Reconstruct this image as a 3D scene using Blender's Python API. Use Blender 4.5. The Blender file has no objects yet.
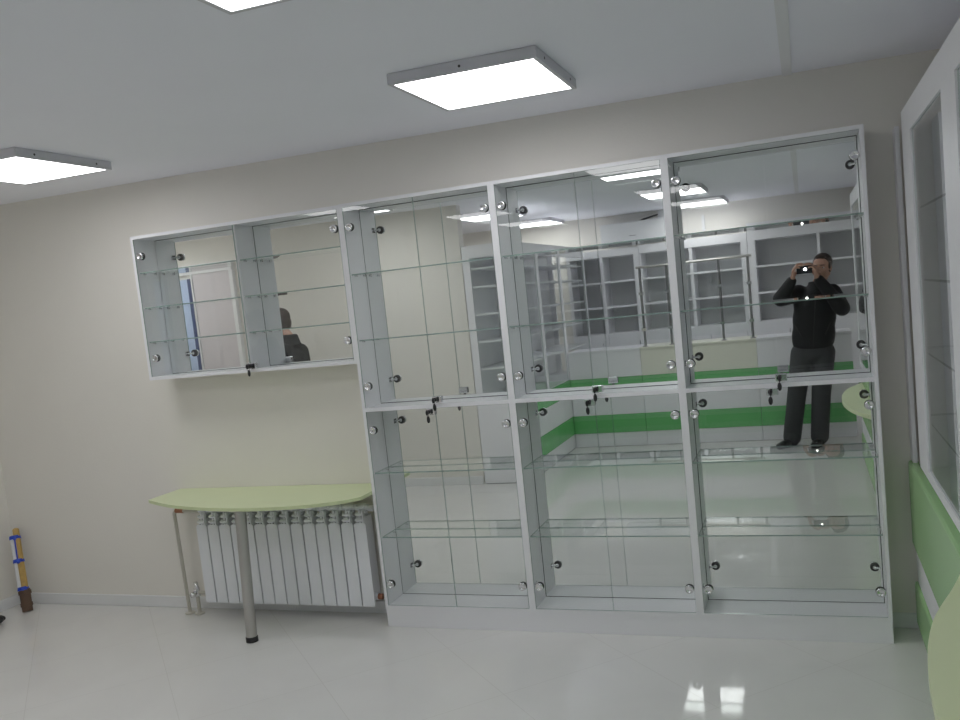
import bpy, math, random
from mathutils import Vector, Matrix
random.seed(4)
scn = bpy.context.scene
COL = scn.collection
V = Vector

# ------------------------------------------------------------------ materials
def newmat(name):
    m = bpy.data.materials.new(name); m.use_nodes = True
    nt = m.node_tree
    for n in list(nt.nodes): nt.nodes.remove(n)
    out = nt.nodes.new('ShaderNodeOutputMaterial')
    return m, nt, out

def pbr(name, col, rough=.5, metal=0., noise=0., nscale=8., bump=0., bscale=60., spec=.5, coat=0.):
    m, nt, out = newmat(name)
    b = nt.nodes.new('ShaderNodeBsdfPrincipled'); nt.links.new(b.outputs[0], out.inputs[0])
    b.inputs['Base Color'].default_value = (*col, 1); b.inputs['Roughness'].default_value = rough
    b.inputs['Metallic'].default_value = metal; b.inputs['Specular IOR Level'].default_value = spec
    b.inputs['Coat Weight'].default_value = coat
    if noise or bump:
        tc = nt.nodes.new('ShaderNodeTexCoord')
    if noise:
        n = nt.nodes.new('ShaderNodeTexNoise'); n.inputs['Scale'].default_value = nscale; n.inputs['Detail'].default_value = 4
        nt.links.new(tc.outputs['Object'], n.inputs['Vector'])
        r = nt.nodes.new('ShaderNodeMapRange'); r.inputs['To Min'].default_value = 1 - noise; r.inputs['To Max'].default_value = 1 + noise
        nt.links.new(n.outputs['Fac'], r.inputs['Value'])
        mx = nt.nodes.new('ShaderNodeVectorMath'); mx.operation = 'SCALE'; mx.inputs[0].default_value = col
        nt.links.new(r.outputs[0], mx.inputs['Scale']); nt.links.new(mx.outputs[0], b.inputs['Base Color'])
    if bump:
        n2 = nt.nodes.new('ShaderNodeTexNoise'); n2.inputs['Scale'].default_value = bscale; n2.inputs['Detail'].default_value = 3
        nt.links.new(tc.outputs['Object'], n2.inputs['Vector'])
        bp = nt.nodes.new('ShaderNodeBump'); bp.inputs['Strength'].default_value = bump; bp.inputs['Distance'].default_value = .01
        nt.links.new(n2.outputs['Fac'], bp.inputs['Height']); nt.links.new(bp.outputs[0], b.inputs['Normal'])
    return m

def glassmat(name, tint, gain=1.25):
    m, nt, out = newmat(name)
    tr = nt.nodes.new('ShaderNodeBsdfTransparent'); tr.inputs[0].default_value = (*tint, 1)
    gl = nt.nodes.new('ShaderNodeBsdfGlossy'); gl.inputs['Roughness'].default_value = 0.0; gl.inputs[0].default_value = (1, 1, 1, 1)
    fr = nt.nodes.new('ShaderNodeFresnel'); fr.inputs['IOR'].default_value = 1.5
    ge = nt.nodes.new('ShaderNodeNewGeometry')
    inv = nt.nodes.new('ShaderNodeMath'); inv.operation = 'SUBTRACT'; inv.inputs[0].default_value = 1
    nt.links.new(ge.outputs['Backfacing'], inv.inputs[1])
    mu = nt.nodes.new('ShaderNodeMath'); mu.operation = 'MULTIPLY'; nt.links.new(fr.outputs[0], mu.inputs[0]); nt.links.new(inv.outputs[0], mu.inputs[1])
    mg = nt.nodes.new('ShaderNodeMath'); mg.operation = 'MULTIPLY'; mg.use_clamp = True; mg.inputs[1].default_value = gain
    nt.links.new(mu.outputs[0], mg.inputs[0])
    mx = nt.nodes.new('ShaderNodeMixShader')
    nt.links.new(mg.outputs[0], mx.inputs[0]); nt.links.new(tr.outputs[0], mx.inputs[1]); nt.links.new(gl.outputs[0], mx.inputs[2])
    nt.links.new(mx.outputs[0], out.inputs[0])
    return m

def emit(name, col, s):
    m, nt, out = newmat(name)
    e = nt.nodes.new('ShaderNodeEmission'); e.inputs[0].default_value = (*col, 1); e.inputs[1].default_value = s
    nt.links.new(e.outputs[0], out.inputs[0])
    return m

def floormat():
    m, nt, out = newmat('polished_floor_tile')
    b = nt.nodes.new('ShaderNodeBsdfPrincipled'); nt.links.new(b.outputs[0], out.inputs[0])
    tc = nt.nodes.new('ShaderNodeTexCoord')
    mp = nt.nodes.new('ShaderNodeMapping'); mp.inputs['Rotation'].default_value = (0, 0, math.radians(45)); mp.inputs['Location'].default_value = (-.463, -.1414, 0)
    nt.links.new(tc.outputs['Object'], mp.inputs[0])
    br = nt.nodes.new('ShaderNodeTexBrick'); br.offset = 0; br.squash = 1
    br.inputs['Scale'].default_value = 1; br.inputs['Brick Width'].default_value = .606; br.inputs['Row Height'].default_value = .604
    br.inputs['Mortar Size'].default_value = .0016; br.inputs['Mortar Smooth'].default_value = .3
    br.inputs['Color1'].default_value = (.74, .735, .72, 1); br.inputs['Color2'].default_value = (.73, .725, .71, 1); br.inputs['Mortar'].default_value = (.65, .64, .62, 1)
    nt.links.new(mp.outputs[0], br.inputs['Vector'])
    n = nt.nodes.new('ShaderNodeTexNoise'); n.inputs['Scale'].default_value = 2.2; n.inputs['Detail'].default_value = 6; n.inputs['Distortion'].default_value = .8
    nt.links.new(tc.outputs['Object'], n.inputs['Vector'])
    r = nt.nodes.new('ShaderNodeMapRange'); r.inputs['To Min'].default_value = .93; r.inputs['To Max'].default_value = 1.05
    nt.links.new(n.outputs['Fac'], r.inputs['Value'])
    sc = nt.nodes.new('ShaderNodeVectorMath'); sc.operation = 'SCALE'
    nt.links.new(br.outputs['Color'], sc.inputs[0]); nt.links.new(r.outputs[0], sc.inputs['Scale']); nt.links.new(sc.outputs[0], b.inputs['Base Color'])
    r2 = nt.nodes.new('ShaderNodeMapRange'); r2.inputs['To Min'].default_value = .02; r2.inputs['To Max'].default_value = .07
    nt.links.new(n.outputs['Fac'], r2.inputs['Value']); nt.links.new(r2.outputs[0], b.inputs['Roughness'])
    b.inputs['Specular IOR Level'].default_value = .45
    return m

M = dict(
    wall=pbr('beige_wall_paint', (.79, .768, .718), .75, noise=.03, nscale=3, bump=.08, bscale=90),
    ceil=pbr('ceiling_white', (.905, .915, .985), .7, noise=.02, nscale=2),
    floor=floormat(),
    lam=pbr('white_laminate', (.84, .84, .87), .38, noise=.015, nscale=5),
    base=pbr('white_skirting', (.78, .79, .80), .45),
    mirror=pbr('mirror_silver', (.90, .915, .905), .0, metal=1.),
    glass=glassmat('door_glass', (.984, .990, .987)),
    screen=glassmat('screen_glass', (.97, .98, .975)),
    gedge=pbr('green_glass_edge', (.30, .40, .365), .12),
    dedge=pbr('dark_green_glass_edge', (.05, .09, .08), .15),
    shelf=glassmat('shelf_glass', (.95, .97, .96)),
    chrome=pbr('chrome', (.78, .78, .80), .12, metal=1.),
    steel=pbr('brushed_steel', (.52, .51, .49), .33, metal=1.),
    psteel=pbr('dark_steel_post', (.30, .30, .30), .3, metal=1.),
    dark=pbr('dark_rubber', (.02, .02, .022), .5),
    seal=pbr('dark_sealant', (.05, .055, .055), .6),
    lime=pbr('lime_laminate', (.70, .77, .49), .42, noise=.02, nscale=6),
    green=pbr('green_gloss_panel', (.15, .50, .17), .22),
    greenR=pbr('light_green_gloss_panel', (.38, .62, .30), .25),
    cream=pbr('cream_panel', (.78, .78, .68), .4),
    rad=pbr('radiator_enamel', (.82, .84, .88), .35),
    pipe=pbr('painted_pipe', (.55, .53, .47), .4),
    copper=pbr('copper_fitting', (.45, .2, .12), .4, metal=.6),
    greyback=pbr('grey_back_panel', (.60, .61, .61), .6, noise=.05, nscale=20),
    lampframe=pbr('lamp_frame_grey', (.62, .62, .66), .4),
    lampglow=emit('lamp_diffuser', (1.0, 1.0, 1.01), 7.0),
    skin=pbr('skin', (.48, .28, .21), .55, noise=.05, nscale=25),
    hair=pbr('dark_brown_hair', (.035, .022, .016), .6, bump=.4, bscale=120),
    jacket=pbr('black_jacket', (.007, .0075, .009), .7, bump=.25, bscale=30),
    jacket2=pbr('dark_grey_jacket', (.006, .0065, .008), .8, bump=.25, bscale=30),
    jeans=pbr('dark_jeans', (.05, .052, .056), .8, noise=.15, nscale=30),
    shoe=pbr('black_leather', (.012, .012, .012), .3),
    eye=pbr('eye_white', (.7, .7, .68), .2), iris=pbr('iris', (.05, .03, .02), .2), lip=pbr('lips', (.40, .17, .14), .5),
    phone=pbr('phone_shell', (.02, .02, .025), .25),
    flash=emit('flash_led', (1, .97, .92), 260.0),
    blue=pbr('blue_tape', (.01, .06, .55), .35),
    yellow=pbr('yellow_print_wrap', (.50, .33, .10), .5, noise=.25, nscale=40),
    brown=pbr('brown_wood_handle', (.12, .07, .045), .6, noise=.2, nscale=40),
    white=pbr('white_plastic', (.80, .81, .82), .35),
    bluepane=pbr('pale_blue_door_pane', (.50, .62, .85), .3),
    navy=pbr('navy_profile', (.05, .08, .2), .4),
    doorw=pbr('door_white', (.66, .62, .645), .45),
)

# ------------------------------------------------------------------ mesh builder
class MB:
    def __init__(s): s.v = []; s.f = []; s.m = []; s.sm = []
    def add(s, vs, fs, mi=0, smooth=False):
        o = len(s.v); s.v += [tuple(v) for v in vs]; s.f += [tuple(i + o for i in f) for f in fs]
        s.m += ([mi] * len(fs) if isinstance(mi, int) else list(mi)); s.sm += [smooth] * len(fs)
        return s
    def box(s, x0, x1, y0, y1, z0, z1, mi=0):
        x0, x1 = min(x0, x1), max(x0, x1); y0, y1 = min(y0, y1), max(y0, y1); z0, z1 = min(z0, z1), max(z0, z1)
        vs = [(x0, y0, z0), (x1, y0, z0), (x1, y1, z0), (x0, y1, z0), (x0, y0, z1), (x1, y0, z1), (x1, y1, z1), (x0, y1, z1)]
        return s.add(vs, [(0, 3, 2, 1), (4, 5, 6, 7), (0, 1, 5, 4), (1, 2, 6, 5), (2, 3, 7, 6), (3, 0, 4, 7)], mi)
    def pane(s, x0, x1, y0, y1, z0, z1, ax):
        """glass slab, thin along ax; the four edge faces use material 1"""
        keep = {2: (0, 0, 1, 1, 1, 1), 1: (1, 1, 0, 1, 0, 1), 0: (1, 1, 1, 0, 1, 0)}[ax]
        return s.box(x0, x1, y0, y1, z0, z1, keep)
    def cyl(s, p0, p1, r0, r1=None, n=20, mi=0, smooth=True, caps=True):
        r1 = r0 if r1 is None else r1
        p0, p1 = V(p0), V(p1); d = (p1 - p0).normalized()
        a = d.orthogonal().normalized(); b = d.cross(a)
        vs = []
        for p, r in ((p0, r0), (p1, r1)):
            for i in range(n):
                t = 2 * math.pi * i / n; vs.append(p + a * (r * math.cos(t)) + b * (r * math.sin(t)))
        s.add(vs, [(i, (i + 1) % n, n + (i + 1) % n, n + i) for i in range(n)], mi, smooth)
        if caps: s.add(vs, [tuple(reversed(range(n))), tuple(range(n, 2 * n))], mi, False)
        return s
    def lathe(s, p0, axis, prof, n=24, mi=0):
        p0 = V(p0); d = V(axis).normalized(); a = d.orthogonal().normalized(); b = d.cross(a)
        vs = []
        for (h, r) in prof:
            for i in range(n):
                t = 2 * math.pi * i / n; vs.append(p0 + d * h + a * (r * math.cos(t)) + b * (r * math.sin(t)))
        fs = []
        for k in range(len(prof) - 1):
            for i in range(n): fs.append((k * n + i, k * n + (i + 1) % n, (k + 1) * n + (i + 1) % n, (k + 1) * n + i))
        fs += [tuple(reversed(range(n))), tuple(range((len(prof) - 1) * n, len(prof) * n))]
        return s.add(vs, fs, mi, True)
    def ring(s, c, axis, R, r, n=20, k=8, mi=0):
        c = V(c); d = V(axis).normalized(); a = d.orthogonal().normalized(); b = d.cross(a); vs = []
        for i in range(n):
            t = 2 * math.pi * i / n; e = a * math.cos(t) + b * math.sin(t)
            for j in range(k):
                u = 2 * math.pi * j / k; vs.append(c + e * (R + r * math.cos(u)) + d * (r * math.sin(u)))
        return s.add(vs, [(i * k + j, ((i + 1) % n) * k + j, ((i + 1) % n) * k + (j + 1) % k, i * k + (j + 1) % k) for i in range(n) for j in range(k)], mi, True)
    def tube(s, pts, r, n=12, mi=0):
        for i in range(len(pts) - 1): s.cyl(pts[i], pts[i + 1], r, n=n, mi=mi)
        for p in pts[1:-1]: s.ball(p, (r, r, r), 10, 6, mi)
        return s
    def ball(s, c, rad, n=20, k=12, mi=0, rot=None):
        c = V(c); vs = [V((0, 0, -rad[2]))]
        for j in range(1, k):
            ph = -math.pi / 2 + math.pi * j / k
            for i in range(n):
                t = 2 * math.pi * i / n; vs.append(V((rad[0] * math.cos(ph) * math.cos(t), rad[1] * math.cos(ph) * math.sin(t), rad[2] * math.sin(ph))))
        vs.append(V((0, 0, rad[2])))
        if rot is not None: vs = [rot @ v for v in vs]
        vs = [c + v for v in vs]
        fs = [(0, 1 + (i + 1) % n, 1 + i) for i in range(n)]
        for j in range(k - 2):
            for i in range(n):
                a = 1 + j * n; fs.append((a + i, a + (i + 1) % n, a + n + (i + 1) % n, a + n + i))
        a = 1 + (k - 2) * n; top = len(vs) - 1
        fs += [(a + i, a + (i + 1) % n, top) for i in range(n)]
        return s.add(vs, fs, mi, True)
    def cap(s, p0, p1, r0, r1=None, n=16):
        r1 = r0 if r1 is None else r1
        s.cyl(p0, p1, r0, r1, n=n); s.ball(p0, (r0,) * 3, n, 10); s.ball(p1, (r1,) * 3, n, 10); return s
    def prism(s, poly, z0, z1, mi=0, mi_side=None):
        n = len(poly); vs = [(x, y, z0) for x, y in poly] + [(x, y, z1) for x, y in poly]
        s.add(vs, [tuple(reversed(range(n))), tuple(range(n, 2 * n))], mi)
        s.add(vs, [(i, (i + 1) % n, n + (i + 1) % n, n + i) for i in range(n)], mi if mi_side is None else mi_side); return s
    def build(s, name, mats, parent=None, bevel=0, remesh=0, smooth_it=0, origin=None):
        me = bpy.data.meshes.new(name)
        off = V((0, 0, 0))
        if parent is not None: off = world_loc(parent)
        elif origin is not None: off = V(origin)
        me.from_pydata([tuple(V(v) - off) for v in s.v], [], s.f)
        if not isinstance(mats, (list, tuple)): mats = [mats]
        for m in mats: me.materials.append(m)
        me.polygons.foreach_set('material_index', s.m)
        me.polygons.foreach_set('use_smooth', s.sm)
        me.update()
        o = bpy.data.objects.new(name, me); COL.objects.link(o)
        if parent is not None: o.parent = parent
        elif origin is not None: o.location = off
        if bevel:
            b = o.modifiers.new('Bevel', 'BEVEL'); b.width = bevel; b.segments = 2; b.limit_method = 'ANGLE'
        if remesh:
            r = o.modifiers.new('Remesh', 'REMESH'); r.mode = 'VOXEL'; r.voxel_size = remesh; r.use_smooth_shade = True
            sm = o.modifiers.new('Smooth', 'SMOOTH'); sm.factor = .5; sm.iterations = smooth_it or 4
        return o

def world_loc(o):
    l = V((0, 0, 0))
    while o is not None: l += o.location; o = o.parent
    return l

def tag(o, label, cat, group=None):
    o['label'] = label; o['category'] = cat
    if group: o['group'] = group
    return o
def thing(name, loc, label, cat, group=None):
    o = bpy.data.objects.new(name, None); COL.objects.link(o); o.location = loc; o.empty_display_size = .1
    return tag(o, label, cat, group)
def struct(o): o['kind'] = 'structure'; return o
def dup(root, loc, label):
    def cp(o, par):
        c = o.copy(); COL.objects.link(c); c.parent = par
        for ch in [x for x in COL.objects if x.parent == o]: cp(ch, c)
        return c
    kids = {}
    r = root.copy(); COL.objects.link(r); r.location = loc; r['label'] = label
    for ch in [x for x in COL.objects if x.parent == root]: cp(ch, r)
    return r

# ------------------------------------------------------------------ room shell
def zc(x): return 2.479 - .0102 * (x + 2.4)
WY = .195; XL = -2.71; XR = 2.95; YB = -6.05; YA = -2.93; XA = -3.9
def wallbox(name, *b, mat='wall'):
    return struct(MB().box(*b).build(name, M[mat]))
struct(MB().prism([(XA - .1, WY + .1), (XA - .1, YB - .1), (XR + .1, YB - .1), (XR + .1, WY + .1)], -.08, 0).build('floor', M['floor']))
c = MB(); x0, x1, y0, y1 = XA - .1, XR + .1, YB - .1, WY + .1
c.add([(x0, y0, zc(x0)), (x1, y0, zc(x1)), (x1, y1, zc(x1)), (x0, y1, zc(x0)), (x0, y0, 2.62), (x1, y0, 2.62), (x1, y1, 2.62), (x0, y1, 2.62)],
      [(0, 3, 2, 1), (4, 5, 6, 7), (0, 1, 5, 4), (1, 2, 6, 5), (2, 3, 7, 6), (3, 0, 4, 7)])
struct(c.build('ceiling', M['ceil']))
wallbox('wall_back', XL - .1, XR + .1, WY, WY + .1, 0, 2.6)
wallbox('wall_left', XL - .1, XL, -1.72, WY, 0, 2.6)
wallbox('wall_alcove_return', XA, XL - .1, -1.72, -1.62, 0, 2.6)
wallbox('wall_alcove_side', XA - .1, XA, YA - .1, -1.62, 0, 2.6)
wallbox('wall_partition', XA, -.662, YA - .1, YA, 0, 2.6)
wallbox('wall_rear_left', -2.50, -2.40, YB, YA - .1, 0, 2.6)
wallbox('wall_right', XR, XR + .1, YB, WY, 0, 2.6)
wallbox('wall_front', -2.50, XR + .1, YB - .1, YB, 0, 2.6)
def bboard(name, *b): return struct(MB().box(*b).build(name, M['base'], bevel=.004))
bboard('baseboard_back', XL, XR, WY - .014, WY, 0, .068)
bboard('baseboard_left', XL, XL + .014, -1.72, WY - .014, 0, .068)
bboard('baseboard_partition', -3.02, -.665, YA, YA + .014, 0, .075)
# ceiling joint strip
j = MB(); j.box(2.085, 2.125, -6.0, WY, zc(2.1) - .006, zc(2.1) + .004)
struct(j.build('trim_ceiling_joint', pbr('ceiling_joint', (.80, .805, .83), .7)))
# skim line where ceiling meets the wall
# alcove door (seen only in the mirrors)
d = MB(); d.box(-3.46, -3.03, YA, YA + .035, .008, 2.159)
dr = struct(d.build('door_1', M['doorw'], bevel=.003))
MB().box(-3.72, -3.0, YA, YA + .045, 2.16, 2.25).box(-3.03, -2.99, YA, YA + .045, 0, 2.16).box(-3.478, -3.462, YA, YA + .045, 0, 2.16, 0).build('door_frame', M['white'], dr)
MB().box(-3.515, -3.48, YA, YA + .05, .05, 2.12).build('door_profile', M['navy'], dr)
MB().box(-3.66, -3.518, YA, YA + .02, .05, 2.12).build('door_side_pane', M['bluepane'], dr)
MB().cyl((-3.44, YA + .03, 1.02), (-3.44, YA + .07, 1.02), .012).cyl((-3.44, YA + .07, 1.02), (-3.33, YA + .07, 1.02), .01).build('door_handle', M['chrome'], dr)

# ------------------------------------------------------------------ hardware
def hinge(door, x, y, z, side, ydir=-1):
    """round clamp on a glass door whose outside is towards -y; side=-1: side board lies left"""
    h = MB()
    h.lathe((x, y - .001, z), (0, -1, 0), [(0, .0195), (.007, .0195), (.009, .0175), (.0095, .012), (.0085, .0115), (.0085, .001)], 28)
    o = h.build('hinge', M['chrome'], door)
    b = MB()
    b.lathe((x, y + .006, z), (0, 1, 0), [(0, .020), (.009, .020), (.011, .018), (.011, .011)], 28)
    b.build('hinge_back_ring', M['dark'], o)
    a = MB()
    a.cyl((x, y + .013, z), (x, y + .022, z), .009)
    xs = x + side * .026
    a.cyl((x, y + .02, z), (xs, y + .034, z), .005)
    a.box(xs, xs + side * .008, y + .02, y + .05, z - .012, z + .012)
    a.build('hinge_arm', M['chrome'], o)
    return o
def lock(door, x, y, z, dz=-1):
    l = MB().box(x - .024, x + .024, y - .014, y + .012, z - .016, z + .016)
    o = l.build('lock', M['chrome'], door, bevel=.003)
    MB().cyl((x - .008, y - .013, z), (x - .008, y - .024, z), .0095).build('lock_barrel', M['dark'], o)
    k = MB().cyl((x - .006, y - .022, z), (x - .006, y - .034, z), .0035)
    k.ball((x - .006, y - .042, z - .001), (.006, .012, .014), 12, 8)
    k.ball((x - .008, y - .030, z - .036), (.009, .005, .018), 12, 8)
    k.ring((x - .007, y - .036, z - .014), (1, 0, .2), .011, .001)
    k.build('key', M['dark'], o)
    return o
def door(par, x0, x1, z0, z1, y=0., hl=(), side=-1, name='glass_door'):
    o = MB().pane(x0, x1, y, y + .005, z0, z1, 1).build(name, [M['glass'], M['gedge']], par)
    for (hx, hz) in hl: hinge(o, hx, y, hz, side)
    return o
def glass_shelf(par, x0, x1, y0, y1, z, pins=True):
    o = MB().pane(x0, x1, y0, y1, z - .003, z + .003, 2).build('glass_shelf', [M['shelf'], M['gedge']], par)
    for yy in (y0 + .03, y1 - .03):
        for xx, sg in ((x0, 1), (x1, -1)): MB().cyl((xx, yy, z - .007), (xx + sg * .014, yy, z - .007), .004, n=10).build('shelf_pin', M['chrome'], o)
    return o

# ------------------------------------------------------------------ three tall mirrored cabinets
W = .7927; H = 2.150; ZP = .0955; ZB = .114; ZM = 1.118; T = .0162; YM = .173; YK = .190
cab = thing('display_cabinet', (0, 0, ZP), 'tall white glass-door display cabinet with mirrored back, leftmost of three, right of the radiator', 'display cabinet', 'tall mirrored display cabinets on one plinth')
MB().box(0, T, 0, YK, ZP, H).build('side_panel', M['lam'], cab)
MB().box(W - T, W, 0, YK, ZP, H).build('side_panel', M['lam'], cab)
MB().box(T, W - T, 0, YK, H - T, H).build('top_panel', M['lam'], cab)
MB().box(T, W - T, 0, YK, ZM, ZM + .018).build('middle_panel', M['lam'], cab)
MB().box(T, W - T, 0, YK, ZP, ZB).build('bottom_panel', M['lam'], cab)
for z0, z1 in ((ZB, ZM), (ZM + .018, H - T)):
    g = .0035
    MB().box(T, W - T, YM + .003, YK - .001, z0, z1).build('back_panel', M['seal'], cab)
    MB().box(T + g, W - T - g, YM, YM + .003, z0 + g, z1 - g).build('mirror', M['mirror'], cab)
mid = W / 2
for k, (z0, z1, hz, lz) in enumerate(((ZM + .020, H - T - .002, (2.034, 1.245), 1.160), (ZB + .002, ZM - .002, (1.022, .226), 1.102))):
    dl = door(cab, T + .002, mid - .0015, z0, z1, hl=[(.045, h) for h in hz], side=-1)
    drr = door(cab, mid + .0015, W - T - .002, z0, z1, hl=[(W - .040, h) for h in hz], side=1)
    lock(drr if k == 0 else dl, mid + (.02 if k == 0 else -.005 - .015), 0, lz)
for z in (1.803, 1.475, .800, .466): glass_shelf(cab, T + .001, W - T - .001, .02, YM - .002, z)
dup(cab, (W, 0, ZP), 'tall white glass-door display cabinet with mirrored back, middle one of three')
dup(cab, (2 * W, 0, ZP), 'tall white glass-door display cabinet whose mirror shows the standing photographer, rightmost of three')
tag(MB().box(0.001, 3 * W - .001, .004, YK, 0, ZP - .0006).build('cabinet_plinth', M['lam'], bevel=.001), 'long white plinth board on the floor under the three tall cabinets', 'plinth')

# ------------------------------------------------------------------ wall hung cabinet
LX = -1.293; LZ0, LZ1 = 1.363, 2.148; YF = .006
hc = thing('hanging_cabinet', (LX, YF, LZ0), 'low wide white wall-hung glass cabinet with mirrored back above the lime worktop', 'display cabinet')
t = .017
MB().box(LX, LX + t, YF, YK, LZ0, LZ1).build('side_panel', M['lam'], hc)
MB().box(-.0005 - t, -.0005, YF, YK, LZ0, LZ1).build('side_panel', M['lam'], hc)
MB().box(LX + t, -t, YF, YK, LZ1 - t, LZ1).build('top_panel', M['lam'], hc)
MB().box(LX + t, -t, YF, YK, LZ0, LZ0 + t).build('bottom_panel', M['lam'], hc)
xd = -.632
MB().box(xd - .008, xd + .008, YF + .006, YM, LZ0 + t, LZ1 - t).build('divider', M['lam'], hc)
MB().box(LX + t, -t, YM + .003, YK - .001, LZ0 + t, LZ1 - t).build('back_panel', M['seal'], hc)
for a, b in ((LX + t, xd - .008), (xd + .008, -t)):
    MB().box(a + .003, b - .003, YM, YM + .003, LZ0 + t + .003, LZ1 - t - .003).build('mirror', M['mirror'], hc)
    for z in (1.949, 1.758, 1.571): glass_shelf(hc, a + .001, b - .001, YF + .02, YM - .002, z)
d1 = door(hc, LX + t + .002, xd - .001, LZ0 + t + .002, LZ1 - t - .002, y=YF - .001, hl=[(LX + .055, 2.037), (LX + .062, 1.482)], side=-1)
d2 = door(hc, xd + .001, -t - .002, LZ0 + t + .002, LZ1 - t - .002, y=YF - .001, hl=[(-.044, 2.037), (-.040, 1.482)], side=1)
lock(d2, xd + .018, YF - .001, 1.397)

# ------------------------------------------------------------------ lime worktop with steel leg
ZD = .712
wt = thing('wall_worktop', (-.62, -.1, 0), 'lime green curved worktop against the wall above the radiator, on one steel leg', 'worktop')
def bez(pts, n=10):
    out = []
    for i in range(len(pts) - 1):
        p0 = pts[max(i - 1, 0)]; p1 = pts[i]; p2 = pts[i + 1]; p3 = pts[min(i + 2, len(pts) - 1)]
        for k in range(n):
            t = k / n
            out.append(tuple(.5 * ((2 * p1[a]) + (-p0[a] + p2[a]) * t + (2 * p0[a] - 5 * p1[a] + 4 * p2[a] - p3[a]) * t * t + (-p0[a] + 3 * p1[a] - 3 * p2[a] + p3[a]) * t ** 3) for a in (0, 1)))
    out.append(pts[-1]); return out
front = bez([(-1.345, -.075), (-1.17, -.165), (-1.0, -.23), (-.75, -.285), (-.5, -.30), (-.25, -.265), (-.08, -.19), (-.003, -.115)], 6)
poly = front + [(-.003, WY - .002), (-1.345, WY - .002)]
MB().prism(poly, ZD - .017, ZD, 0, 1).build('top', [M['lime'], pbr('lime_edge_band', (.62, .70, .42), .45)], wt, bevel=.002)
lg = MB().cyl((-.655, -.245, .02), (-.632, -.235, ZD - .02), .028, n=32).lathe((-.632, -.235, ZD - .0265), (0, 0, 1), [(0, .05), (.006, .055), (.010, .055)])
lg = lg.build('leg', M['steel'], wt)
MB().lathe((-.655, -.245, 0), (0, 0, 1), [(0, .031), (.024, .031), (.028, .029)]).build('foot', M['dark'], lg)

# ------------------------------------------------------------------ radiator
rd = thing('radiator', (-.64, .12, .08), 'white sectional radiator on the wall under the lime worktop', 'radiator')
NS = 14; SW = .0768; RX = -1.160
z0, z1 = .085, .628
for i in range(NS):
    xc = RX + SW * (i + .5); s = MB()
    # front plate with rounded shoulders (profile in x-z, thickness in y)
    hw = SW / 2 - .0042; prof = []
    for (cx, cz, a0) in ((hw - .008, .008 + z0, -90), (hw - .016, .534 - .016, 0), (-hw + .016, .534 - .016, 90), (-hw + .008, .008 + z0, 180)):
        r = .008 if cz < .2 else .016
        for k in range(5):
            a = math.radians(a0 + 90 * k / 4); prof.append((xc + cx + r * math.cos(a), cz + r * math.sin(a)))
    n = len(prof); ya, yb = .052, .062
    vs = [(x, ya, z) for x, z in prof] + [(x, yb, z) for x, z in prof]
    s.add(vs, [tuple(range(n)), tuple(reversed(range(n, 2 * n)))]); s.add(vs, [((i2 + 1) % n, i2, n + i2, n + (i2 + 1) % n) for i2 in range(n)])
    s.box(xc - .005, xc + .005, .060, .145, z0 + .01, .600)              # web
    s.box(xc - .022, xc + .022, .145, .150, z0 + .01, .56)                   # rear plate
    for fx in (-.022, .022): s.box(xc + fx - .002, xc + fx + .002, .066, .14, z0 + .03, .56)
    for dz, yy in ((.548, .066), (.576, .074)):                    # curled vents on the head
        s.ball((xc - .006, yy, dz), (.027, .020, .0115), 16, 8)
        s.ball((xc - .004, yy + .04, dz + .006), (.024, .020, .0115), 12, 8)
    s.ball((xc, .098, .612), (.030, .034, .016), 16, 10)
    s.box(xc + .019, xc + .0235, .052, .075, .51, .598)
    s.cyl((xc - SW / 2 + .001, .10, .606), (xc + SW / 2 - .001, .10, .606), .016, n=16)
    s.cyl((xc - SW / 2 + .001, .10, .125), (xc + SW / 2 - .001, .10, .125), .020, n=16)
    s.build('radiator_section', M['rad'], rd)
xe = RX + SW * NS
p = MB().tube([(RX, .10, .600), (-1.320, .10, .605), (-1.335, .10, .59), (-1.320, .10, 0.006)], .0105).lathe((-1.320, .10, 0), (0, 0, 1), [(0, .028), (.006, .028), (.009, .02)])
p.build('supply_pipe', M['pipe'], rd)
MB().cyl((-1.320, .10, .606), (-1.270, .10, .604), .014).build('pipe_joint', M['copper'], rd)
MB().tube([(RX, .10, .125), (-1.252, .10, .125), (-1.252, .10, .006)], .0105).lathe((-1.252, .10, 0), (0, 0, 1), [(0, .028), (.006, .028), (.009, .02)]).build('return_pipe', M['pipe'], rd)
MB().lathe((-1.252, .10, .10), (0, 0, 1), [(0, .012), (.004, .018), (.05, .018), (.06, .012), (.085, .012)]).lathe((-1.252, .085, .125), (0, -1, 0), [(0, .012), (.02, .014), (.035, .012)]).build('valve', M['chrome'], rd)
MB().cyl((xe - .001, .10, .600), (xe + .024, .10, .600), .016).build('air_vent', M['rad'], rd)
MB().cyl((xe - .001, .10, .125), (xe + .022, .10, .125), .016).build('end_plug', M['copper'], rd)
MB().cyl((xe + .032, .15, 0.006), (xe + .032, .15, .66), .0125).build('riser_pipe', M['pipe'], rd)

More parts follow.
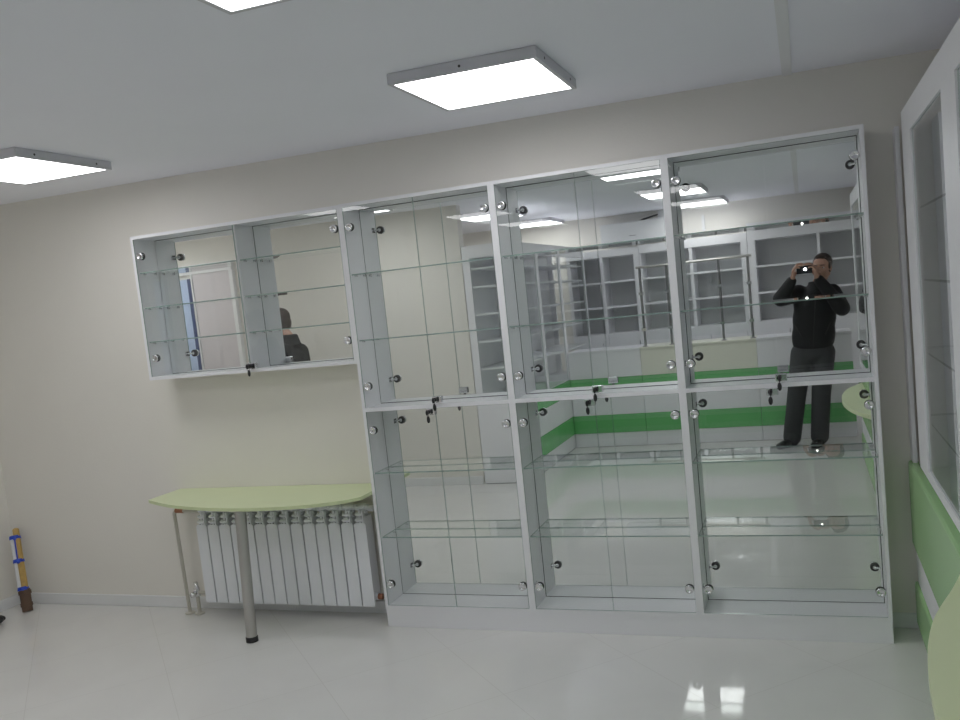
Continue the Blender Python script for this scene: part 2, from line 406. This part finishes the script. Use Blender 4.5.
# ------------------------------------------------------------------ ceiling lamps
lamp0 = None
spots = [(1.043, -.652, 'square ceiling lamp panel over the middle tall cabinet'),
         (-1.285, -.652, 'square ceiling lamp panel at the far left, near the back wall'),
         (1.043, -2.13, 'square ceiling lamp panel cut by the top edge of the photo'),
         (-1.285, -2.13, 'square ceiling lamp panel mirrored along the top of the wall-hung cabinet'),
         (1.06, -3.98, 'square ceiling lamp panel, upper bright bar mirrored between middle and right cabinets'),
         (1.13, -5.45, 'square ceiling lamp panel, lower bright bar mirrored in the rightmost cabinet'),
         (-.30, -3.98, 'square ceiling lamp panel mirrored at the right edge of the left tall cabinet'),
         (-.30, -5.45, 'square ceiling lamp panel mirrored at the left edge of the middle tall cabinet')]
spots.append((-3.58, -2.12, 'added square lamp panel, unseen, brightening the side alcove in front of the white door'))  # extra lamp, kept out of sight, added to lift the dark alcove and its door
spots[6] = (-.73, -4.0, spots[6][2]); spots[7] = (-.72, -5.5, spots[7][2])
for i, (x, y, lab) in enumerate(spots):
    if i == 0:
        z = zc(x)
        lamp0 = thing('ceiling_lamp', (x, y, z), lab, 'ceiling lamp', 'square ceiling lamp panels')
        h = .279; e = .262
        m = MB()
        for (a, b, c_, d_) in ((-h, h, -h, -e), (-h, h, e, h), (-h, -e, -e, e), (e, h, -e, e)):
            m.box(x + a, x + b, y + c_, y + d_, z - .040, z - .001)
        m.box(x - e, x + e, y - e, y + e, z - .012, z - .001)
        fr = m.build('lamp_frame', M['lampframe'], lamp0, bevel=.0015)
        sc_ = MB()
        for (a, b) in ((-h - .001, -.18), (-h - .001, .18), (h + .001, -.18), (h + .001, .18)): sc_.cyl((x + a, y + b, z - .022), (x + a * 1.003, y + b, z - .022), .005, n=10)
        for (a, b) in ((0, h + .001), (0, -h - .001)): sc_.cyl((x + a, y + b, z - .022), (x + a, y + b * 1.003, z - .022), .005, n=10)
        sc_.build('lamp_screws', M['dark'], fr)
        MB().box(x - e, x + e, y - e, y + e, z - .038, z - .034).build('lamp_diffuser', M['lampglow'], lamp0)
        lamp0.rotation_euler = (0, math.atan(.0102), 0)
    else:
        dup(lamp0, (x, y, zc(x)), lab)

# ------------------------------------------------------------------ right-hand display units (front faces -x)
XF = 2.506; XBK = 2.925
def right_unit(y1, y0, label, first):
    """y1 = far end (towards the mirror wall), y0 = near end"""
    u = thing('counter_cabinet', (XF, (y0 + y1) / 2, 0), label, 'display cabinet', 'white glass cabinets with green base along the right wall')
    zt = 2.16
    b = MB().box(XF + .02, XBK, y0, y1, .02, .775).box(XF + .02, XBK, y0, y1, 0.0, .02)
    b.build('base_body', M['lam'], u)
    yb = y1 if not first else .165
    if first: MB().box(XF + .02, XBK, y1, .165, 0, .74).build('base_end', M['lam'], u)
    pl = M['greenR']
    MB().box(XF - .022, XF + .019, y0 + .001, yb, .385, .752).build('green_front_panel', pl, u, bevel=.010)
    MB().box(XF - .010, XF + .019, y0 + .001, yb - .02, .223, .384).build('white_front_panel', M['lam'], u, bevel=.002)
    MB().box(XF - .022, XF + .019, y0 + .001, yb, .03, .222).build('green_front_panel', pl, u, bevel=.010)
    ws = .25 if first else .12
    f = MB().box(XF, XF + .02, y1 - ws, y1, .776, zt).box(XF, XF + .02, y0, y0 + .12, .776, zt)
    f.box(XF, XF + .02, y0 + .12, y1 - ws, zt - .10, zt).box(XF, XF + .02, y0 + .12, y1 - ws, .776, .81)
    f.build('frame', M['lam'], u)
    MB().box(XF + .021, XBK, y1 - .018, y1, .776, zt).build('side_panel', M['lam'], u)
    MB().box(XF + .021, XBK, y0, y0 + .018, .776, zt).build('side_panel', M['lam'], u)
    MB().box(XF + .021, XBK, y0 + .018, y1 - .018, zt - .018, zt).build('top_panel', M['lam'], u)
    MB().box(XBK - .012, XBK, y0 + .018, y1 - .018, .776, zt - .018).build('back_panel', M['lam'], u)
    MB().pane(XF + .006, XF + .011, y0 + .121, y1 - ws - .001, .811, zt - .101, 0).build('glass_door', [M['glass'], M['gedge']], u)
    for z in (1.78, 1.52, 1.25, .985):
        MB().pane(XF + .022, XBK - .013, y0 + .019, y1 - .019, z - .004, z + .004, 2).build('glass_shelf', [M['shelf'], M['dedge']], u)
    return u
right_unit(-.08, -1.20, 'white glass cabinet with green striped base at the right edge, nearest the back wall', True)
right_unit(-1.201, -2.35, 'white glass cabinet with green base on the right wall, behind the rounded lime counter top', False)
right_unit(-2.351, -3.50, 'white glass cabinet with green base on the right wall, nearest the photographer in the mirror', False)
struct(MB().box(2.498, 2.516, .10, .19, .752, 2.135).build('trim_wall_edge', M['lam'], bevel=.001))
# rounded lime counter top fixed to the right units
pr = bez([(XF - .024, -1.18), (2.44, -1.32), (2.365, -1.55), (2.322, -1.8), (2.308, -2.07), (2.325, -2.36), (2.37, -2.62), (2.44, -2.82), (XF - .024, -2.92)], 6)
tag(MB().prism([(x, y) for x, y in pr], .683, .708, 0, 1).build('rounded_counter_top', [M['lime'], M['lime']], bevel=.002, origin=(2.4, -2.05, .69)), 'rounded lime green counter top at the lower right corner, fixed to the green cabinet base', 'worktop')

# ------------------------------------------------------------------ left wing of glass units (front faces +x), seen in mirrors
def wing_unit(y1, y0, label, first):
    X0, X1 = -.655, -.22; zt = 2.10
    u = thing('wing_cabinet', (X1, (y0 + y1) / 2, 0), label, 'display cabinet', 'white glass cabinets of the left wing in the mirrors')
    MB().box(X0, X1 - .02, y0, y1, .006, .72).build('base_body', M['lam'], u)
    MB().box(X1 - .019, X1 - .006, y0 + .001, y1, .006, .144).build('toe_panel', M['lam'], u)
    MB().box(X0 + .01, X1 - .01, y0 + .01, y1 - .006, 0, .005).build('toe_strip', M['seal'], u)
    ends = 0 if not first else 0
    MB().box(X1 - .019, X1, y0 + .001, y1, .563, .712).build('green_front_panel', M['green'], u)
    MB().box(X1 - .019, X1 - .004, y0 + .001, y1, .332, .562).build('white_front_panel', M['lam'], u)
    MB().box(X1 - .019, X1, y0 + .001, y1, .146, .331).build('green_front_panel', M['green'], u)
    fr = MB()
    for (xa, xb) in ((X0, X0 + .065), (X1 - .02, X1)):
        for (ya, yb) in ((y1 - .035, y1), (y0, y0 + .035)): fr.box(xa, xb, ya, yb, .721, zt)
    fr.box(X0 + .065, X1 - .02, y1 - .02, y1, zt - .11, zt).box(X0 + .065, X1 - .02, y1 - .02, y1, .721, .78)
    fr.box(X1 - .02, X1, y0 + .035, y1 - .035, zt - .11, zt).box(X0, X1 - .02, y0 + .035, y1 - .035, zt - .02, zt)
    fr.build('frame', M['lam'], u)
    MB().box(X0, X0 + .012, y0 + .036, y1 - .036, .721, zt - .021).build('back_panel', M['lam'], u)
    MB().pane(X1 - .012, X1 - .007, y0 + .036, y1 - .036, .721, zt - .111, 0).build('glass_door', [M['screen'], M['gedge']], u)
    if first: MB().pane(X0 + .066, X1 - .021, y1 - .012, y1 - .007, .781, zt - .111, 1).build('end_glass', [M['screen'], M['gedge']], u)
    for z in (1.02, 1.26, 1.50, 1.74, 1.90):
        MB().box(X0 + .013, X1 - .03, y0 + .04, y1 - .045, z - .008, z + .008).build('shelf', M['lam'], u)
    return u
wing_unit(-2.932, -3.73, 'white glass cabinet with blank white end, seen in the mirror of the left tall cabinet', True)
wing_unit(-3.731, -4.53, 'white glass cabinet with green stripes, second of the left wing in the middle mirror', False)
wing_unit(-4.531, -5.62, 'white glass cabinet in the far left corner of the middle mirror, behind the green counter', False)

# ------------------------------------------------------------------ counters across the room
YC = -4.52
def counter(x0, x1, mat, label, name='sales_counter'):
    u = thing(name, ((x0 + x1) / 2, YC - .2, 0), label, 'counter', 'green striped counters in the mirrors')
    MB().box(x0 + .001, x1 - .001, YC - .40, YC - .02, .004, .975).build('counter_body', M['lam'], u)
    MB().box(x0 + .001, x1 - .001, YC - .39, YC - .024, 0, .004).build('toe_strip', M['seal'], u)
    MB().box(x0 + .001, x1 - .001, YC - .02, YC - .004, .714, .973).build('front_panel', M[mat], u)
    MB().box(x0 + .001, x1 - .001, YC - .02, YC, .563, .712).build('green_front_panel', M['green'], u)
    MB().box(x0 + .001, x1 - .001, YC - .02, YC - .004, .332, .562).build('front_panel', M['lam'], u)
    MB().box(x0 + .001, x1 - .001, YC - .02, YC, .146, .331).build('green_front_panel', M['green'], u)
    MB().box(x0 + .001, x1 - .001, YC - .02, YC - .006, .004, .144).build('toe_panel', M['lam'], u)
    MB().box(x0, x1, YC - .42, YC + .004, .976, .998).build('counter_top', M[mat], u, bevel=.002)
counter(-.215, .53, 'lam', 'white counter with two green stripes, left end beside the left wing in the mirror')
counter(.531, 1.652, 'cream', 'cream counter with green stripes carrying the chrome screen, mirrored beside the photographer')
counter(1.653, 2.50, 'lam', 'white counter with green stripes behind the photographer in the mirror')
# glass screen on chrome posts
sc = thing('glass_screen', (1.1, YC - .05, .998), 'glass screen on chrome posts standing on the cream counter in the mirror', 'glass screen')
for x in (.585, .85, 1.352, 1.625):
    po = MB().cyl((x, YC - .05, .998), (x, YC - .05, 1.79), .0125, n=14).lathe((x, YC - .05, .998), (0, 0, 1), [(0, .028), (.006, .028), (.01, .014)])
    po = po.build('post', M['psteel'], sc)
    for z in (1.17, 1.53): MB().box(x - .022, x + .022, YC - .045, YC - .025, z - .013, z + .013).build('glass_clamp', M['chrome'], po)
MB().cyl((.55, YC - .05, 1.79), (.89, YC - .05, 1.79), .0125).cyl((.95, YC - .05, 1.79), (1.66, YC - .05, 1.79), .0125).build('top_rail', M['steel'], sc)
for a, b in ((.61, .825), (.875, 1.327), (1.377, 1.60)):
    MB().pane(a, b, YC - .036, YC - .031, 1.06, 1.76, 1).build('glass_panel', [M['screen'], M['gedge']], sc)

# back shelving
YS = -5.68
def shelving(x0, x1, cols, ztop, label, corn):
    u = thing('wall_shelving', ((x0 + x1) / 2, YS, 0), label, 'shelving', 'white shelving along the far wall in the mirrors')
    MB().box(x0 + .001, x1 - .001, YB + .002, YS - .018, 0, 1.10).build('base_body', M['lam'], u)
    n = max(1, round((x1 - x0) / .42)); w = (x1 - x0) / n
    for i in range(n):
        dd = MB().box(x0 + i * w + .003, x0 + (i + 1) * w - .003, YS - .017, YS, .06, 1.09).build('base_door', M['lam'], u)
        MB().cyl((x0 + (i + .85) * w, YS + .02, .88), (x0 + (i + .85) * w, YS + .02, 1.0), .005, n=8).cyl((x0 + (i + .85) * w, YS, .89), (x0 + (i + .85) * w, YS + .02, .89), .004, n=8).cyl((x0 + (i + .85) * w, YS, .99), (x0 + (i + .85) * w, YS + .02, .99), .004, n=8).build('handle', M['chrome'], dd)
    for (a, b) in cols: MB().box(a, b, YB + .02, YS, 1.10, 1.97).build('upright', M['lam'], u)
    MB().box(x0 + .001, x1 - .001, YB + .004, YB + .02, 1.10, 1.97).build('back_panel', M['greyback'], u)
    for z in (1.40, 1.685):
        for i in range(len(cols) - 1): MB().box(cols[i][1], cols[i + 1][0], YB + .02, YS - .004, z - .011, z + .011).build('shelf', M['lam'], u)
    MB().box(x0 + .001, x1 - .001, YB + .004, YS + .004, 1.97, corn).build('cornice', M['lam'], u)
shelving(-.44, .40, [(-.439, -.40), (-.05, -.015), (.335, .399)], 1.97, 'white wall shelving with grey backs in the far left of the middle mirror', 2.05)
shelving(.401, 1.57, [(.402, .42), (.95, .985), (1.50, 1.569)], 1.97, 'white wall shelving behind the chrome screen posts in the mirror', 2.06)
shelving(1.571, 2.90, [(1.572, 1.65), (2.27, 2.30), (2.85, 2.899)], 1.97, 'white wall shelving behind the photographer, with a deep white cornice', 2.155)

# air conditioner on the far wall
ac = thing('air_conditioner', (.33, YB, 2.12), 'long white air conditioner high on the far wall, seen in the middle mirror', 'air conditioner')
MB().box(-.05, .72, YB + .002, YB + .21, 2.13, 2.345).build('casing', M['white'], ac, bevel=.012)
MB().box(-.02, .69, YB + .15, YB + .20, 2.118, 2.13).build('air_flap', M['white'], ac)
MB().box(.28, .36, YB + .2095, YB + .2115, 2.185, 2.19).build('status_strip', M['seal'], ac)
cb = MB().tube([(.38, YB + .02, 2.352), (.44, YB + .02, 2.37), (.52, YB + .02, 2.385), (.60, YB + .02, 2.40)], .010)
tag(cb.build('cable', M['dark']), 'short black cable on the far wall above the air conditioner', 'cable')
tag(MB().box(.60, .68, YB + .001, YB + .05, 2.348, 2.44).build('cable_box', M['white']), 'small white box above the air conditioner, where the black cable ends', 'junction box')
tag(MB().box(1.08, 1.11, YB + .001, YB + .03, 2.07, 2.33).build('cable_duct', M['white']), 'narrow white vertical cable duct on the far wall above the shelving', 'cable duct')

# ------------------------------------------------------------------ corner bundle
bd = thing('tool_bundle', (-2.60, .04, 0), 'bundle of white tube and yellow stick tied with blue tape in the left corner', 'tool bundle')
A = V((-2.505, .05, .0)); B = V((-2.625, .150, .505))
def on(t_, dx=0, dy=0): q = A.lerp(B, t_); return (q.x + dx, q.y + dy, q.z)
MB().cyl(on(.0, 0, 0), on(.26), .030, .033).cyl(on(.06), on(.10), .035, .035).cyl(on(.2), on(.24), .037).build('handle', M['brown'], bd)
MB().cyl(on(.24, .012, -.004), on(.97, .012, -.004), .019).ball(on(.97, .012, -.004), (.019, .019, .012)).build('yellow_stick', M['yellow'], bd)
MB().cyl(on(.22, -.016, -.012), on(.90, -.016, -.012), .015).build('white_tube', M['white'], bd)
MB().cyl(on(.6, .010, -.018), on(.86, .012, -.018), .008, n=12).build('blue_cord', M['blue'], bd)
for a in (.27, .60, .88):
    MB().cyl(on(a - .02, -.001, -.006), on(a + .02, -.001, -.006), .034, .031).ball(on(a, .012, -.02), (.015, .012, .014)).build('tape_band', M['blue'], bd)
# black item on the floor at the left edge
bk = MB().ball((-2.50, -.17, .028), (.085, .028, .028), 20, 10, rot=Matrix.Rotation(.5, 3, 'Z')).ball((-2.435, -.165, .03), (.022, .020, .022)).ball((-2.43, -.19, .018), (.018, .016, .018)).cyl((-2.50, -.17, .03), (-2.62, -.24, .03), .022)
bko = bk.build('hand_tool', M['dark'], remesh=.005, smooth_it=2, origin=(-2.5, -.17, 0))
bko.location.x -= .05
tag(bko, 'small black tool lying on the floor at the left edge of the photo', 'tool')

# ------------------------------------------------------------------ people
def orient(f, up=V((0, 0, 1))):
    f = V(f).normalized(); r = f.cross(up).normalized(); u = r.cross(f).normalized(); return r, f, u
def hand(mb, w, d, n, th, curl=(25, 35, 25), size=1., spread=.10):
    """w wrist, d direction of palm, n side the fingers curl to, th side of the thumb"""
    d = V(d).normalized(); n = V(n); n = (n - d * n.dot(d)).normalized(); s = V(th); s = (s - d * s.dot(d) - n * s.dot(n)).normalized()
    w = V(w); k = size
    mb.cap(w - d * .02 * k, w + d * .012 * k, .026 * k, .025 * k)
    L = [.036, .041, .038, .029]; off = [.030, .010, -.011, -.030]; pl = [.088, .092, .087, .078]
    for i in range(4):
        kn = w + d * pl[i] * k + s * off[i] * k
        mb.cap(w + s * off[i] * .55 * k + d * .01, kn, .0155 * k, .0125 * k, 12)
        a = kn; dd = (d + s * spread * (1.5 - i) * .6).normalized(); ang = 0
        for j, (ln, rr) in enumerate(((L[i] * 1.15, .0098), (L[i] * .72, .0088), (L[i] * .55, .0080))):
            ang += math.radians(curl[j]); q = (dd * math.cos(ang) + n * math.sin(ang)).normalized()
            b = a + q * ln * k; mb.cap(a, b, rr * k, rr * .92 * k, 12); a = b
    t0 = w + d * .022 * k + s * .022 * k
    t1 = t0 + (d * .55 + s * .65 + n * .35).normalized() * .042 * k
    t2 = t1 + (d * .85 + s * .30 + n * .45).normalized() * .034 * k
    t3 = t2 + (d * .9 + s * .05 + n * .5).normalized() * .026 * k
    mb.cap(t0, t1, .016 * k, .0125 * k, 12); mb.cap(t1, t2, .0118 * k, .0105 * k, 12); mb.cap(t2, t3, .0102 * k, .0088 * k, 12)

def head(mb, c, f, up):
    r, f, u = orient(f, V(up)); c = V(c)
    R = Matrix((r, f, u)).transposed()
    P = lambda x, y, z: c + r * x + f * y + u * z
    mb.ball(P(0, -.012, .035), (.074, .092, .082), 28, 18, rot=R)
    mb.ball(P(0, .018, -.02), (.062, .070, .078), 24, 16, rot=R)
    mb.ball(P(0, .035, -.078), (.040, .040, .030), 20, 12, rot=R)       # chin
    mb.ball(P(0, .075, .026), (.045, .016, .010), 16, 10, rot=R)        # brow
    mb.cap(P(0, .082, .012), P(0, .104, -.026), .008, .0115, 12)        # nose
    mb.ball(P(.012, .094, -.03), (.007, .008, .006), 10, 6, rot=R); mb.ball(P(-.012, .094, -.03), (.007, .008, .006), 10, 6, rot=R)
    for s in (-1, 1):
        mb.ball(P(s * .074, -.008, -.004), (.008, .017, .029), 14, 10, rot=R)   # ear
        mb.ball(P(s * .040, .055, -.018), (.020, .018, .020), 14, 10, rot=R)    # cheek
        mb.cap(P(s * .052, -.01, -.05), P(s * .022, .045, -.085), .020, .018, 12)  # jaw
    mb.ball(P(0, .082, -.054), (.022, .011, .011), 14, 8, rot=R)
    return P, R

def face_parts(par, P, R):
    e = MB(); i = MB()
    for s in (-1, 1):
        e.ball(P(s * .031, .0715, .006), (.0115, .0095, .0065), 14, 10, rot=R); i.ball(P(s * .031, .0797, .006), (.0048, .0022, .0048), 10, 8, rot=R)
    e.build('eyes', M['eye'], par); i.build('irises', M['iris'], par)
    MB().ball(P(0, .090, -.050), (.021, .006, .004), 14, 8, rot=R).ball(P(0, .089, -.059), (.018, .006, .005), 14, 8, rot=R).build('lips', M['lip'], par)
    b = MB()
    for s in (-1, 1): b.cap(P(s * .015, .090, .028), P(s * .048, .076, .030), .0035, .0025, 8)
    b.build('eyebrows', M['hair'], par)

def hair_part(par, c, f, up, P, R, low=-.03):
    h = MB()
    h.ball(P(0, -.026, .050), (.081, .092, .082), 28, 18, rot=R)
    h.ball(P(0, -.052, .0), (.074, .058, .075), 24, 14, rot=R)
    h.ball(P(0, .040, .100), (.048, .03, .020), 16, 10, rot=R)
    for s in (-1, 1): h.ball(P(s * .072, .012, .018), (.010, .020, .030), 12, 8, rot=R)
    return h.build('hair', M['hair'], par, remesh=.006, smooth_it=3)

def person(name, J, label, jm, tm, hands):
    p = thing('person', (J['pelvis'][0], J['pelvis'][1], 0), label, 'person')
    f = V(J['facing']).normalized(); side = f.cross(V((0, 0, 1))).normalized()
    j = {k: V(v) for k, v in J.items()}
    body = MB()
    P, R = head(body, j['head'], j['look'], J.get('headup', (0, 0, 1)))
    body.cap(j['neck'], j['head'] - V((0, 0, .06)) - j['look'].normalized() * .02, .056, .052)
    ch = (j['shR'] + j['shL']) / 2
    for a, b, ra, rb in ((j['shL'], j['shR'], .055, .055), (ch + V((0, 0, -.10)), ch + V((0, 0, -.24)), .10, .095), (ch + V((0, 0, -.24)), j['pelvis'], .10, .105)): body.cap(a, b, ra, rb)
    for s in ('L', 'R'):
        body.cap(j['sh' + s], j['el' + s], .046, .036); body.cap(j['el' + s], j['wr' + s], .036, .026)
        body.cap(j['hip' + s], j['kn' + s], .070, .048); body.cap(j['kn' + s], j['an' + s], .045, .034)
        body.cap(j['an' + s] + V((0, 0, -.04)), j['toe' + s], .032, .028)
    for hd in hands: hand(body, **hd)
    bo = body.build('body', M['skin'], p, remesh=.0048, smooth_it=3)
    face_parts(bo, P, R); hair_part(p, j['head'], j['look'], (0, 0, 1), P, R)
    ja = MB()
    R2 = Matrix((side, f, V((0, 0, 1)))).transposed()
    pv = j['pelvis']
    ja.cap(j['shL'] + V((0, 0, -.015)), j['shR'] + V((0, 0, -.015)), .075, .075)
    for t_, rx, ry in [(.10 + .05 * q_, .184 + .004 * math.cos(q_), .128 + .006 * (q_ / 15)) for q_ in range(16)]:
        c_ = ch.lerp(pv, t_) + V((0, 0, -.02)); ja.ball(c_, (rx, ry, .105), 28, 14, rot=R2)
    for s in ('L', 'R'):
        ja.cap(j['sh' + s], j['el' + s], .080, .070); ja.cap(j['el' + s], j['wr' + s].lerp(j['el' + s], .06), .070, .046)
        m_ = j['sh' + s].lerp(j['el' + s], .55); ja.ball(m_, (.068, .068, .068))
    ja.lathe(j['neck'] + V((0, 0, -.05)), (0, 0, 1), [(0, .10), (.04, .086), (.085, .074), (.095, .070)])
    jo = ja.build('jacket', jm, p, remesh=.008, smooth_it=12)
    MB().cap(ch + f * .128 + V((0, 0, -.02)), ch.lerp(pv, .95) + f * .140, .004, .004, 8).build('zip', M['dark'], jo)
    for s in (-1, 1): MB().cap(ch.lerp(pv, .8) + side * s * .10 + f * .128 + V((0, 0, .02)), ch.lerp(pv, .8) + side * s * .15 + f * .10 + V((0, 0, .12)), .004, .004, 8).build('pocket_flap', M['dark'], jo)
    tr = MB()
    tr.ball(pv + V((0, 0, -.03)), (.165, .118, .14), 24, 14, rot=R2)
    for s in ('L', 'R'):
        tr.cap(j['hip' + s], j['kn' + s], .100, .084); tr.cap(j['kn' + s], j['an' + s] + V((0, 0, -.005)), .084, .080)
    tr.build('trousers', tm, p, remesh=.009, smooth_it=4)
    for s in ('L', 'R'):
        an = j['an' + s]; toe = j['toe' + s]; d_ = V((toe.x - an.x, toe.y - an.y, 0)).normalized(); q = V((an.x, an.y, 0))
        R3 = Matrix((d_.cross(V((0, 0, 1))), d_, V((0, 0, 1)))).transposed()
        s_ = MB().ball(q + d_ * .0 + V((0, 0, .045)), (.040, .055, .043), 20, 12, rot=R3).ball(q + d_ * .10 + V((0, 0, .036)), (.044, .085, .034), 20, 12, rot=R3).ball(q + d_ * .16 + V((0, 0, .030)), (.040, .055, .028), 20, 12, rot=R3)
        s_.cap(q + V((0, 0, .05)), q + V((0, 0, .09)), .043, .045)
        for (dd, rx, ry) in ((-.005, .036, .050), (.09, .042, .080), (.16, .038, .052)):
            s_.lathe(q + d_ * dd, (0, 0, 1), [(0, rx), (.02, rx)])
        s_.build('shoe', M['shoe'], p, remesh=.006, smooth_it=2)
    return p

Cm = V((2.117, -3.866, 1.600))
person('person', dict(facing=(0, 1, 0), look=(-.30, 1, -.03), head=(2.272, -4.075, 1.600), neck=(2.225, -4.13, 1.445), headup=(.08, 0, 1),
    shL=(2.065, -4.145, 1.395), shR=(2.345, -4.145, 1.375), elL=(1.915, -4.00, 1.365), wrL=(2.02, -3.945, 1.52), elR=(2.415, -4.02, 1.235), wrR=(2.232, -3.955, 1.515),
    pelvis=(2.155, -4.18, .90), hipL=(2.06, -4.18, .85), hipR=(2.245, -4.18, .85), knL=(1.99, -4.165, .47), knR=(2.20, -4.165, .47),
    anL=(1.925, -4.20, .085), anR=(2.165, -4.20, .085), toeL=(1.85, -4.10, .035), toeR=(2.13, -4.08, .035)),
    'person in black jacket and dark jeans taking the photo, mirrored in the rightmost cabinet', M['jacket'], M['jeans'],
    [dict(w=(2.024, -3.940, 1.525), d=(.18, .15, 1), n=(1, .1, -.1), th=(.2, -1, .1), curl=(28, 42, 30)),
     dict(w=(2.228, -3.950, 1.520), d=(-.18, .12, 1), n=(-1, .1, -.1), th=(-.2, -1, .1), curl=(28, 42, 30))])
# the phone, held sideways just behind the viewpoint
ph = thing('smartphone', (2.128, -3.905, 1.60), 'black smartphone with lit flash held sideways by the photographer in the mirror', 'phone')
MB().box(2.062, 2.192, -3.918, -3.908, 1.566, 1.634).build('phone_body', M['phone'], ph, bevel=.004)
MB().box(2.068, 2.186, -3.9195, -3.918, 1.572, 1.628).build('phone_screen', pbr('phone_screen', (.03, .04, .05), .1), ph)
MB().cyl((2.117, -3.908, 1.604), (2.117, -3.906, 1.604), .006).build('phone_lens', M['chrome'], ph)
MB().cyl((2.134, -3.908, 1.604), (2.134, -3.906, 1.604), .009).build('phone_flash', M['flash'], ph)

ox, oy = -2.13, -2.30
person('person', dict(facing=(-1, .25, 0), look=(-1, .35, -.25), head=(ox - .03, oy, 1.60), neck=(ox + .05, oy - .01, 1.455),
    shL=(ox + .05, oy - .15, 1.335), shR=(ox + .07, oy + .165, 1.365), elL=(ox + .02, oy - .24, 1.12), elR=(ox + .04, oy + .245, 1.12),
    wrL=(ox - .17, oy - .17, 1.00), wrR=(ox - .15, oy + .20, .98),
    pelvis=(ox + .07, oy, .93), hipL=(ox + .07, oy - .095, .88), hipR=(ox + .07, oy + .095, .88), knL=(ox + .02, oy - .11, .48), knR=(ox + .05, oy + .12, .48),
    anL=(ox + .06, oy - .11, .085), anR=(ox + .09, oy + .13, .085), toeL=(ox - .08, oy - .09, .035), toeR=(ox - .05, oy + .16, .035)),
    'person with brown hair in a dark jacket turned away, mirrored in the wall-hung cabinet', M['jacket2'], M['jeans'],
    [dict(w=(ox - .175, oy - .168, .995), d=(-.9, .1, -.35), n=(.1, .9, -.3), th=(0, .2, 1), curl=(20, 28, 20)),
     dict(w=(ox - .155, oy + .202, .975), d=(-.9, -.05, -.35), n=(.1, -.9, -.3), th=(0, -.2, 1), curl=(20, 28, 20))])

# ------------------------------------------------------------------ world, camera, view
w = bpy.data.worlds.new('World'); scn.world = w; w.use_nodes = True
w.node_tree.nodes['Background'].inputs[0].default_value = (.5, .6, .8, 1); w.node_tree.nodes['Background'].inputs[1].default_value = .2

cd = bpy.data.cameras.new('Camera'); co = bpy.data.objects.new('Camera', cd); COL.objects.link(co)
f_px, yaw, pitch, roll, px, py = 873.648912, -0.351125, -0.096469, -0.102519, 11.879698, 26.907821
cxw, Dw = 2.116996, 3.866402
cd.sensor_fit = 'HORIZONTAL'; cd.sensor_width = 36.0; cd.lens = f_px / 960 * 36.0
cd.shift_x = -px / 960; cd.shift_y = py / 960
cy, sy, cp, sp, cr, sr = math.cos(yaw), math.sin(yaw), math.cos(pitch), math.sin(pitch), math.cos(roll), math.sin(roll)
fwd = V((sy * cp, cy * cp, sp)); r0 = V((cy, -sy, 0)); u0 = r0.cross(fwd)
rr = r0 * cr + u0 * sr; uu = u0 * cr - r0 * sr
mw = Matrix((rr, uu, -fwd)).transposed().to_4x4(); mw.translation = V((cxw, -Dw, 1.6))
co.matrix_world = mw; cd.clip_start = .02
scn.camera = co

scn.view_settings.view_transform = 'Standard'; scn.view_settings.look = 'None'
scn.view_settings.gamma = 1; scn.view_settings.exposure = 0.0; scn.view_settings.use_curve_mapping = False
cyc = scn.cycles
cyc.max_bounces = 14; cyc.glossy_bounces = 10; cyc.diffuse_bounces = 10; cyc.transparent_max_bounces = 64
cyc.transmission_bounces = 8; cyc.sample_clamp_indirect = 6; cyc.caustics_reflective = True; cyc.use_denoising = True
